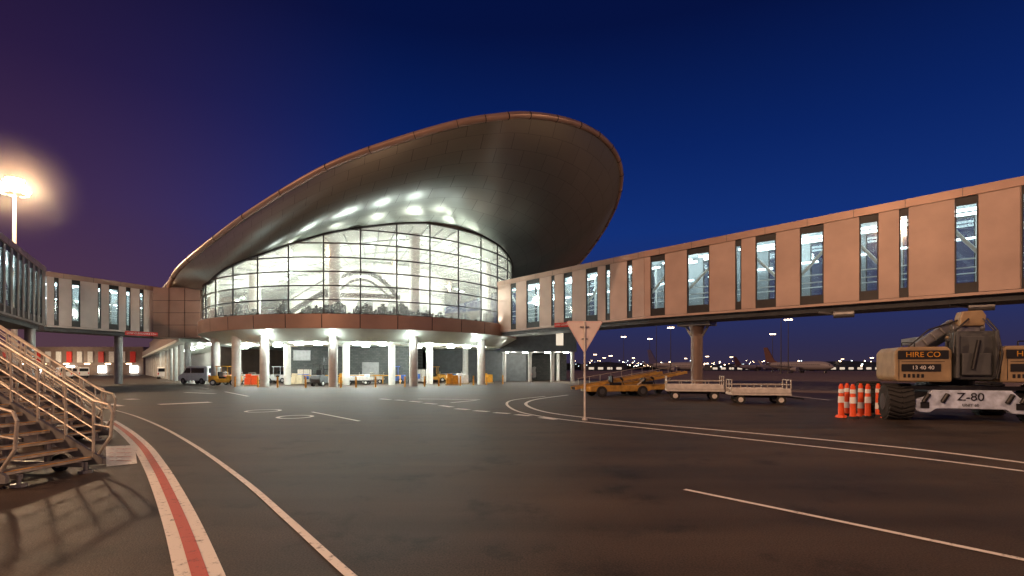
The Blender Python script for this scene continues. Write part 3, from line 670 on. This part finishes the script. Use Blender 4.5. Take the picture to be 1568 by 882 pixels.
def tug(px,py,rz,m='orange'):
    g=G(px,py); S=empty(nm('baggage_tug'),(g.x,g.y,0),rz)
    mb=MB(); mb.prof([(-1.4,.3),(1.4,.3),(1.5,.5),(1.45,.95),(.35,1.05),(.25,.7),(-.45,.7),(-.5,1.0),(-1.4,1.0)],-.65,.65); mb.build('body',M[m],S,bevel=.05)
    mb=MB(); mb.bb(-.5,.1,-.5,.5,.7,.9); mb.bb(-.55,-.42,-.5,.5,.9,1.4); mb.cyl((.25,0,.9),(.1,0,1.3),.03,.03,8); mb.cyl((.08,0,1.3),(.11,0,1.33),.19,.19,14); mb.build('seat_and_wheel',M['dark'],S,bevel=.02)
    mb=MB()
    for x,y in((-.6,-.6),(-.6,.6),(.4,-.6),(.4,.6)): mb.cyl((x,y,.9),(x,y,1.95),.03,.03,8)
    mb.bb(-.75,.6,-.66,.66,1.95,2.02); mb.build('canopy',M[m],S)
    wheels(S,[(-.95,-.62),(-.95,.62),(.95,-.62),(.95,.62)],.3,.2)
def van(px,py,rz,m='white'):
    g=G(px,py); S=empty(nm('van'),(g.x,g.y,0),rz)
    mb=MB(); mb.prof([(-2.4,.4),(2.3,.4),(2.45,.6),(2.4,1.0),(1.7,1.2),(1.0,1.95),(.7,2.05),(-2.2,2.05),(-2.4,1.9)],-.9,.9); mb.build('body',M[m],S,bevel=.1)
    mb=MB(); 
    for y in(-.91,.905): mb.prof([(.3,1.25),(1.45,1.25),(.95,1.8),(.3,1.8)],y,y+.008); mb.prof([(-1.9,1.25),(.15,1.25),(.15,1.8),(-1.9,1.8)],y,y+.008)
    mb.prof([(1.72,1.26),(1.76,1.24),(1.1,1.92),(1.06,1.93)],-.78,.78); mb.bb(-2.42,-2.39,-.7,.7,1.25,1.8); mb.build('windows',M['carglass'],S)
    wheels(S,[(-1.5,-.82),(-1.5,.82),(1.5,-.82),(1.5,.82)],.35,.22,'grey')
    mb=MB(); mb.box((-2.43,-.7,.9),(.03,.15,.3)); mb.box((-2.43,.7,.9),(.03,.15,.3)); mb.build('tail_lights',M['red'],S)
    mb=MB(); mb.box((2.4,-.65,.85),(.12,.3,.16)); mb.box((2.4,.65,.85),(.12,.3,.16)); mb.build('headlights',M['galv'],S)
def forklift(px,py,rz):
    g=G(px,py); S=empty(nm('forklift'),(g.x,g.y,0),rz)
    mb=MB(); mb.prof([(-1.2,.3),(.8,.3),(.9,.6),(.3,.75),(.2,1.0),(-1.15,1.1),(-1.3,.7)],-.55,.55); mb.build('body',M['darkgrey'],S,bevel=.06)
    mb=MB()
    for y in(-.35,.35): mb.bb(.95,1.08,y-.06,y+.06,.1,2.9)
    for z in(.5,1.6,2.8): mb.bb(.97,1.05,-.35,.35,z,z+.1)
    for x in(-.9,.5):
        for y in(-.5,.5): mb.cyl((x,y,.9),(x*.8,y*.95,2.15),.035,.035,8)
    mb.bb(-.8,.5,-.52,.52,2.15,2.2); mb.bb(1.08,2.1,-.35,-.22,.1,.15); mb.bb(1.08,2.1,.22,.35,.1,.15); mb.build('mast_and_guard',M['dark'],S)
    mb=MB(); mb.bb(-.5,0,-.25,.25,.98,1.15); mb.bb(-.6,-.5,-.25,.25,1.1,1.6); mb.build('seat',M['dark'],S)
    wheels(S,[(-.8,-.5),(-.8,.5),(.6,-.55),(.6,.55)],.28,.2)
def pallet(px,py,rz,m):
    g=G(px,py); S=empty(nm('cargo_pallet'),(g.x,g.y,0),rz)
    mb=MB()
    for y in(-.5,0,.5): mb.bb(-.7,.7,y-.06,y+.06,0,.1)
    for k in range(6): mb.bb(-.7+k*.25,-.55+k*.25,-.6,.6,.1,.14)
    mb.build('pallet_boards',M['beige'],S)
    mb=MB(); mb.bb(-.6,-.05,-.5,.45,.145,.8); mb.bb(0,.62,-.5,.5,.145,1.05); mb.bb(-.5,0,-.4,.4,.8,1.2); mb.build('cartons',M[m],S,bevel=.02)
def uld(px,py,rz):
    g=G(px,py); S=empty(nm('baggage_container'),(g.x,g.y,0),rz)
    mb=MB(); mb.prof([(-.78,.1),(.78,.1),(1.2,.6),(1.2,1.7),(-.78,1.7)],-.75,.75); mb.build('shell',M['galv'],S,bevel=.02)
    mb=MB(); 
    for x in(-.77,-.1,.6,1.17): mb.bb(x-.02,x+.02,-.77,-.745,.6 if x>.8 else .12,1.68)
    mb.bb(-.78,1.2,-.77,-.745,1.64,1.69); mb.bb(-.78,.78,-.77,-.745,.1,.16); mb.build('edge_frames',M['dark'],S)
    mb=MB(); mb.bb(-.7,.5,-.78,-.755,.5,1.1); mb.build('curtain_panel',M['blue'],S)
uld(468,587,.2); uld(640,586,-.1); uld(800,581,.1); uld(588,584,.3)
tug(345,590,math.radians(10),'yellow'); cart(365,589,0,'orange'); cart(388,588,.1,'beige'); forklift(493,591,math.radians(80)); cart(548,589,.05,'bluew'); cart(572,587,-.1,'red'); tug(606,587,2.9,'blue')
pallet(692,590,.2,'yellow'); pallet(707,588,.5,'offwhite'); pallet(455,588,.2,'beige'); cart(770,583,.1,'beige'); cart(690,584,.2,'blue'); tug(665,585,0.3,'yellow'); tug(428,586,2.9,'white')
pallet(385,591,.4,'orange'); pallet(527,588,.3,'yellow'); pallet(745,587,.3,'yellow')
van(120,578.5,math.radians(150)); van(252,580,math.radians(120)); van(274,579,math.radians(130)); van(98,580,2.4); van(835,582,.3,'grey'); van(306,588,2.75)
mbp=empty('safety_bollards'); mb=MB()
for px in (360,395,425,468,522,545,575,620,650,672,705,725,745,770):
    f,_=phipx(min(px,770),R+0.8); p=cp(f,R+0.8,0); mb.cyl(p,p+Vector((0,0,1.0)),0.08,0.08,10)
mb.build('posts',M['yellow'],mbp,smooth=True)

# ---------------------------------------------------------------- mobile boarding stairs
def stairs(x,y,rz,n=16,wd=1.4,rise=0.145,run=0.27,z0=.22):
    S=empty(nm('mobile_boarding_stairs'),(x,y,0),rz)
    mb=MB(); ns=MB()
    for i in range(n):
        mb.bb(i*run,i*run+.29,-wd/2,wd/2,z0+i*rise-.04,z0+i*rise); ns.bb(i*run-.012,i*run+.03,-wd/2+.02,wd/2-.02,z0+i*rise+.002,z0+i*rise+.008)
    mb.build('treads',M['galv'],S); ns.build('tread_nosings',M['yellow'],S)
    mb=MB()
    for yy in(-wd/2-.06,wd/2):
        mb.prof([(-.2,z0-.12),(0.1,z0-.14),(n*run,z0+n*rise-.25),(n*run,z0+n*rise),(-.1,z0+.03),(-.2,z0-.02)],yy,yy+.05)
    mb.bb(n*run,n*run+2.2,-wd/2,wd/2,z0+n*rise-.12,z0+n*rise)
    mb.build('stringers_and_platform',M['grey'],S)
    mb=MB()
    for yy in(-wd/2-.03,wd/2+.03):
        for i in range(0,n+1,2): mb.cyl((i*run,yy,z0+i*rise-.05),(i*run,yy,z0+i*rise+.93),.022,.022,8)
        for h in(.25,.48,.7,.95):
            rr_=.026 if h>.9 else .014
            mb.cyl((0,yy,z0+h),(n*run,yy,z0+n*rise+h),rr_,rr_,8); mb.cyl((n*run,yy,z0+n*rise+h),(n*run+2.2,yy,z0+n*rise+h),rr_,rr_,8)
        mb.tube([(0,yy,z0+.95),(-.3,yy,z0+.88),(-.37,yy,z0+.75),(-.33,yy,z0+.35),(-.1,yy,z0+.05)],.024,8)
        mb.tube([(-.35,yy,z0+.5),(0,yy,z0+.55)],.016,8)
    mb.build('handrails',M['galv'],S,smooth=True)
    mb=MB()
    mb.bb(-.1,n*run+2,-.5,-.44,.1,.17); mb.bb(-.1,n*run+2,.44,.5,.1,.17)
    for i in range(2,n,3):
        for yy in(-.46,.46): mb.bb(i*run,i*run+.06,yy-.03,yy+.03,.17,z0+i*rise-.05)
        mb.bb(i*run,i*run+.06,-.42,.42,.1,.15)
    for yy in(-.46,.46): mb.cyl((1.0,yy,.2),(n*run,yy,z0+n*rise-.4),.025,.025,8)
    mb.cyl((-.1,-.5,.17),(-.1,-.5,.04),.03,.03,8); mb.cyl((-.1,.5,.17),(-.1,.5,.04),.03,.03,8); mb.cyl((-.1,-.5,.04),(-.1,-.5,0),.1,.1,10); mb.cyl((-.1,.5,.04),(-.1,.5,0),.1,.1,10)
    mb.build('underframe',M['grey'],S)
    wheels(S,[(.45,-.56),(.45,.56),(n*run,-.6),(n*run,.6)],.14,.08,'grey')
    return S
stairs(-7.15,7.9,math.radians(172)); stairs(-10.05,11.7,math.radians(172)); stairs(-12.6,14.6,math.radians(170),18); stairs(-16.5,18.5,math.radians(168),18)

# ---------------------------------------------------------------- flood light masts
def mast(x,y,h,s=1.0,near=False):
    S=empty(nm('floodlight_mast'),(x,y,0),random.random()*.2)
    ps=s if near else s*.55
    mb=MB(); mb.cyl((0,0,0),(0,0,h),.32*ps,.14*ps,14); mb.cyl((0,0,h-.2),(0,0,h),1.0*s,1.0*s,16); mb.cyl((0,0,0),(0,0,.4),.6*s,.5*s,12)
    mb.build('pole',M['offwhite'] if near else M['farpole'],S,smooth=True)
    mb=MB(); hs=MB(); k=8
    for tier in range(3 if near else 1):
        for i in range(k):
            a=i*2*math.pi/k+tier*.4; ra=(1.05-.28*tier)*s; c=Vector((math.cos(a)*ra,math.sin(a)*ra,h+.1+tier*.55*s)); Rm=Matrix.Rotation(a,3,'Z')@Matrix.Rotation(math.radians(25 if near else 35),3,'Y')
            hs.box(c,(.25*s,.62*s,.5*s),Rm); c2=c+Rm@Vector((.14*s,0,0)); mb.box(c2,(.03*s,.56*s,.46*s),Rm)
    hs.build('lamp_housings',M['grey'],S); mb.build('lamp_lenses',M['e_sod'] if near else M['e_sodf'],S)
    return S
p=P(22,294,75); ms=mast(p.x,p.y,p.z,1.35,True); lamp('floodlight_source',(p.x+2.2,p.y-2.2,p.z+.6),34000,(1,.62,.34),None,0.8)
# haze ball added to give the mast lamp a glow, fading to nothing outwards
bpy.ops.mesh.primitive_uv_sphere_add(segments=32,ring_count=16,radius=1,location=(p.x,p.y,p.z+.8)); hz=bpy.context.object; hz.name='lamp_glow_haze'; hz.scale=(9,9,9)
hm=bpy.data.materials.new('haze'); hm.use_nodes=True; hn=hm.node_tree; hn.nodes.clear()
ho=hn.nodes.new('ShaderNodeOutputMaterial'); hv=hn.nodes.new('ShaderNodeVolumeScatter'); hv.inputs['Color'].default_value=(1,.9,.8,1)
ht=hn.nodes.new('ShaderNodeTexCoord'); hl=hn.nodes.new('ShaderNodeVectorMath'); hl.operation='LENGTH'; hn.links.new(ht.outputs['Object'],hl.inputs[0])
h1=hn.nodes.new('ShaderNodeMapRange'); h1.inputs['From Min'].default_value=0; h1.inputs['From Max'].default_value=1; h1.inputs['To Min'].default_value=1; h1.inputs['To Max'].default_value=0
hn.links.new(hl.outputs['Value'],h1.inputs['Value']); h2=hn.nodes.new('ShaderNodeMath'); h2.operation='POWER'; h2.inputs[1].default_value=2.0; hn.links.new(h1.outputs[0],h2.inputs[0])
h3=hn.nodes.new('ShaderNodeMath'); h3.operation='MULTIPLY'; h3.inputs[1].default_value=0.014; hn.links.new(h2.outputs[0],h3.inputs[0]); hn.links.new(h3.outputs[0],hv.inputs['Density'])
hn.links.new(hv.outputs[0],ho.inputs['Volume']); hz.data.materials.append(hm)
for px,py,d_,s in [(1005,497,210,1.1),(1027,502,230,1.1),(1196,484,190,1.15),(1207,490,200,1.15),(1183,512,260,1.1),(955,516,330,1.2),(995,519,330,1.2),(911,543,450,1.2),(935,545,450,1.2),(1083,546,500,1.2),(1120,547,520,1.2),(1335,548,500,1.2),(1520,547,500,1.2),(925,548,550,1.2),(970,548,560,1.2),(1440,549,560,1.2),(1290,550,600,1.2),(1050,549,600,1.2)]:
    q=P(px,py,d_); mast(q.x,q.y,q.z,s)
mast(96,22,27,1.2); lamp('floodlight_source.001',(94,24,26),60000,(1,.60,.34),None,1.0)  # out-of-view mast and lamp added to light the apron
mast(-34,-30,30,1.2); lamp('floodlight_source.002',(-33,-28,28.5),80000,(1,.56,.31),None,1.0)  # unseen mast and lamp behind the camera, added as frontal fill
mast(36,-26,30,1.2); lamp('floodlight_source.003',(35,-24,28.5),26000,(1,.57,.31),None,1.0)  # unseen mast and lamp added to brighten the left bridge panels

# ---------------------------------------------------------------- distant stuff
far=MB(); x=-900
rows=[]
while x<1400:
    rows.append([(x,1000,0),(x,1000,6+5*random.random()+4*math.sin(x*.01))]); x+=7
far.grid(rows); far.build('distant_treeline',M['trees'])
S=empty('distant_apron_lights'); a=MB();b=MB()
for i in range(260):
    px=random.uniform(880,1568); d_=random.uniform(450,900); q=P(px,random.uniform(552,562),d_); r_=random.uniform(.35,.95)
    (a if random.random()<.65 else b).box(q,(r_,r_,r_))
for i in range(40):
    px=random.uniform(1090,1568); q=P(px,random.uniform(558,561.5),600); b.box(q,(random.uniform(2,9),.5,1.0))
a.build('amber_lights',M['e_sodf'],S); b.build('white_lights',M['e_farw'],S)
for k,(px0,px1,h,d_) in enumerate([(1230,1370,8,520),(1090,1160,6,560),(1400,1568,7,540),(900,960,7,500)]):
    S=empty(nm('distant_hangar')); a=P(px0,565,d_);b=P(px1,565,d_)
    mb=MB(); mb.prof([(a.x,0),(b.x,0),(b.x,h),((a.x+b.x)/2,h*1.25),(a.x,h)],d_,d_+50); mb.build('shed',M['darkgrey'],S)
    mb=MB(); n=int((b.x-a.x)/9)
    for i in range(n): mb.bb(a.x+i*9+1,a.x+i*9+6,d_-.3,d_-.1,1.2,3.4)
    mb.build('lit_doors',M['e_win'],S)
S=empty('distant_terminal'); mb=MB(); mb.bb(-215,-108,150,190,0,8.2); mb.build('hall',M['bronze_d'],S)
a=MB();b=MB();c=MB()
for i in range(34):
    x=-214+i*3.1
    (a if i%3 else b).bb(x,x+1.5,149.7,149.95,3.6,6.8)
    if i%3==0: c.bb(x,x+2.2,149.6,149.9,0.6,2.6)
a.build('white_fins',M['offwhite'],S); b.build('red_fins',M['red'],S); c.build('lit_windows',M['e_tube'],S)
mb=MB()
for i in range(18): mb.box((-212+i*6,147,3.2),(1.2,.5,.25))
mb.build('wall_lights',M['e_sodf'],S)
for x in (-190,-160,-130): lamp('terminal_lamp',(x,143,4),1800,(1,.8,.55),S,0.5)
# ---------------------------------------------------------------- aircraft
M['hull']=mat('hull_paint',(0.34,0.31,0.32),0.5,0,0.1); M['fin']=mat('fin_paint',(0.16,0.08,0.07),0.5,0,0.2); M['fin2']=mat('fin_paint2',(0.10,0.09,0.2),0.5,0,0.2)
def plane(px,py,d_,rz,m='hull',tm='fin'):
    q=P(px,py,d_); S=empty(nm('passenger_aircraft'),(q.x,q.y,0),rz)
    mb=MB(); prof=[(-18,.15,3.9),(-16,.7,3.8),(-11,1.5,3.4),(-6,1.9,3.1),(10,1.9,3.1),(13,1.75,3.0),(15,1.3,2.8),(16.3,.7,2.6),(16.9,.08,2.5)]
    rows=[[Vector((x,r*math.cos(k*math.pi/10),z+r*math.sin(k*math.pi/10))) for k in range(21)] for x,r,z in prof]; mb.grid(rows); mb.build('fuselage',M[m],S,smooth=True)
    mb=MB()
    for s in(-1,1):
        mb.add([(4,s*1.5,2.3),(-2.5,s*1.5,2.3),(-5.2,s*16,3.4),(-3.7,s*16,3.4),(4,s*1.5,2.7),(-2.5,s*1.5,2.6),(-5.2,s*16,3.5),(-3.7,s*16,3.55)],[(0,1,2,3),(4,5,6,7),(0,1,5,4),(1,2,6,5),(2,3,7,6),(3,0,4,7)])
        mb.add([(-13.5,s*.4,4.2),(-17,s*.4,4.2),(-18.4,s*6,4.7),(-17,s*6,4.7),(-13.5,s*.4,4.45),(-17,s*.4,4.4),(-18.4,s*6,4.8),(-17,s*6,4.8)],[(0,1,2,3),(4,5,6,7),(0,1,5,4),(1,2,6,5),(2,3,7,6),(3,0,4,7)])
        mb.add([(-4.0,s*16,3.5),(-5.2,s*16,3.5),(-6.2,s*16.4,5.4),(-5.5,s*16.4,5.4)],[(0,1,2,3)])
        mb.cyl((4.2,s*5.2,1.6),(1,s*5.2,1.7),1.0,.75,16)
    mb.build('wings_and_engines',M[m],S)
    mb=MB(); mb.prof([(-10.5,4.8),(-12.5,5.6),(-16.6,11.8),(-18.8,11.8),(-17.2,4.6)],-.16,.16); mb.build('tail_fin',M[tm],S)
    mb=MB(); 
    for i in range(24): 
        x=-9+i*.9
        for y in(-1.9,1.9): mb.box((x,y*.985,3.5),(.28,.06,.4))
    mb.prof([(15.1,3.3),(15.9,3.0),(15.6,3.5),(15.0,3.7)],-.9,.9); mb.build('windows',M['carglass'],S)
    g_=MB(); g_.cyl((13,0,1.5),(13,0,.4),.12,.12,8)
    for s in(-1,1): g_.cyl((-1,s*2.8,2.2),(-1,s*2.8,.5),.15,.15,8)
    g_.build('landing_gear',M['grey'],S); wheels(S,[(13,-.25),(13,.25),(-1,-2.8),(-1,2.8),(-.2,-3.2),(-.2,3.2)],.45,.3)
plane(1035,565,255,math.radians(-58),'hull','fin2'); plane(1222,565,225,math.radians(-70),'hull','fin')
plane(1160,565,420,math.radians(-10),'hull','fin')

# ---------------------------------------------------------------- sun (low warm flood from the left)
sl=bpy.data.lights.new('sun','SUN'); sl.energy=1.1; sl.angle=math.radians(0.8); sl.color=(1,.57,.34)
so=bpy.data.objects.new('sun',sl); col.objects.link(so)
so.rotation_euler=Vector((0.88,0.18,-0.60)).to_track_quat('-Z','Y').to_euler()
# ---------------------------------------------------------------- camera
cd=bpy.data.cameras.new('camera'); cam=bpy.data.objects.new('camera',cd); col.objects.link(cam)
cam.location=(0,0,CH); cam.rotation_euler=(math.radians(90),0,0); cd.lens=18; cd.sensor_width=36; cd.shift_y=124/1568; cd.clip_end=6000; cd.clip_start=0.1
sc=bpy.context.scene; sc.camera=cam
sc.view_settings.view_transform='Standard'; sc.view_settings.look='None'; sc.view_settings.exposure=0
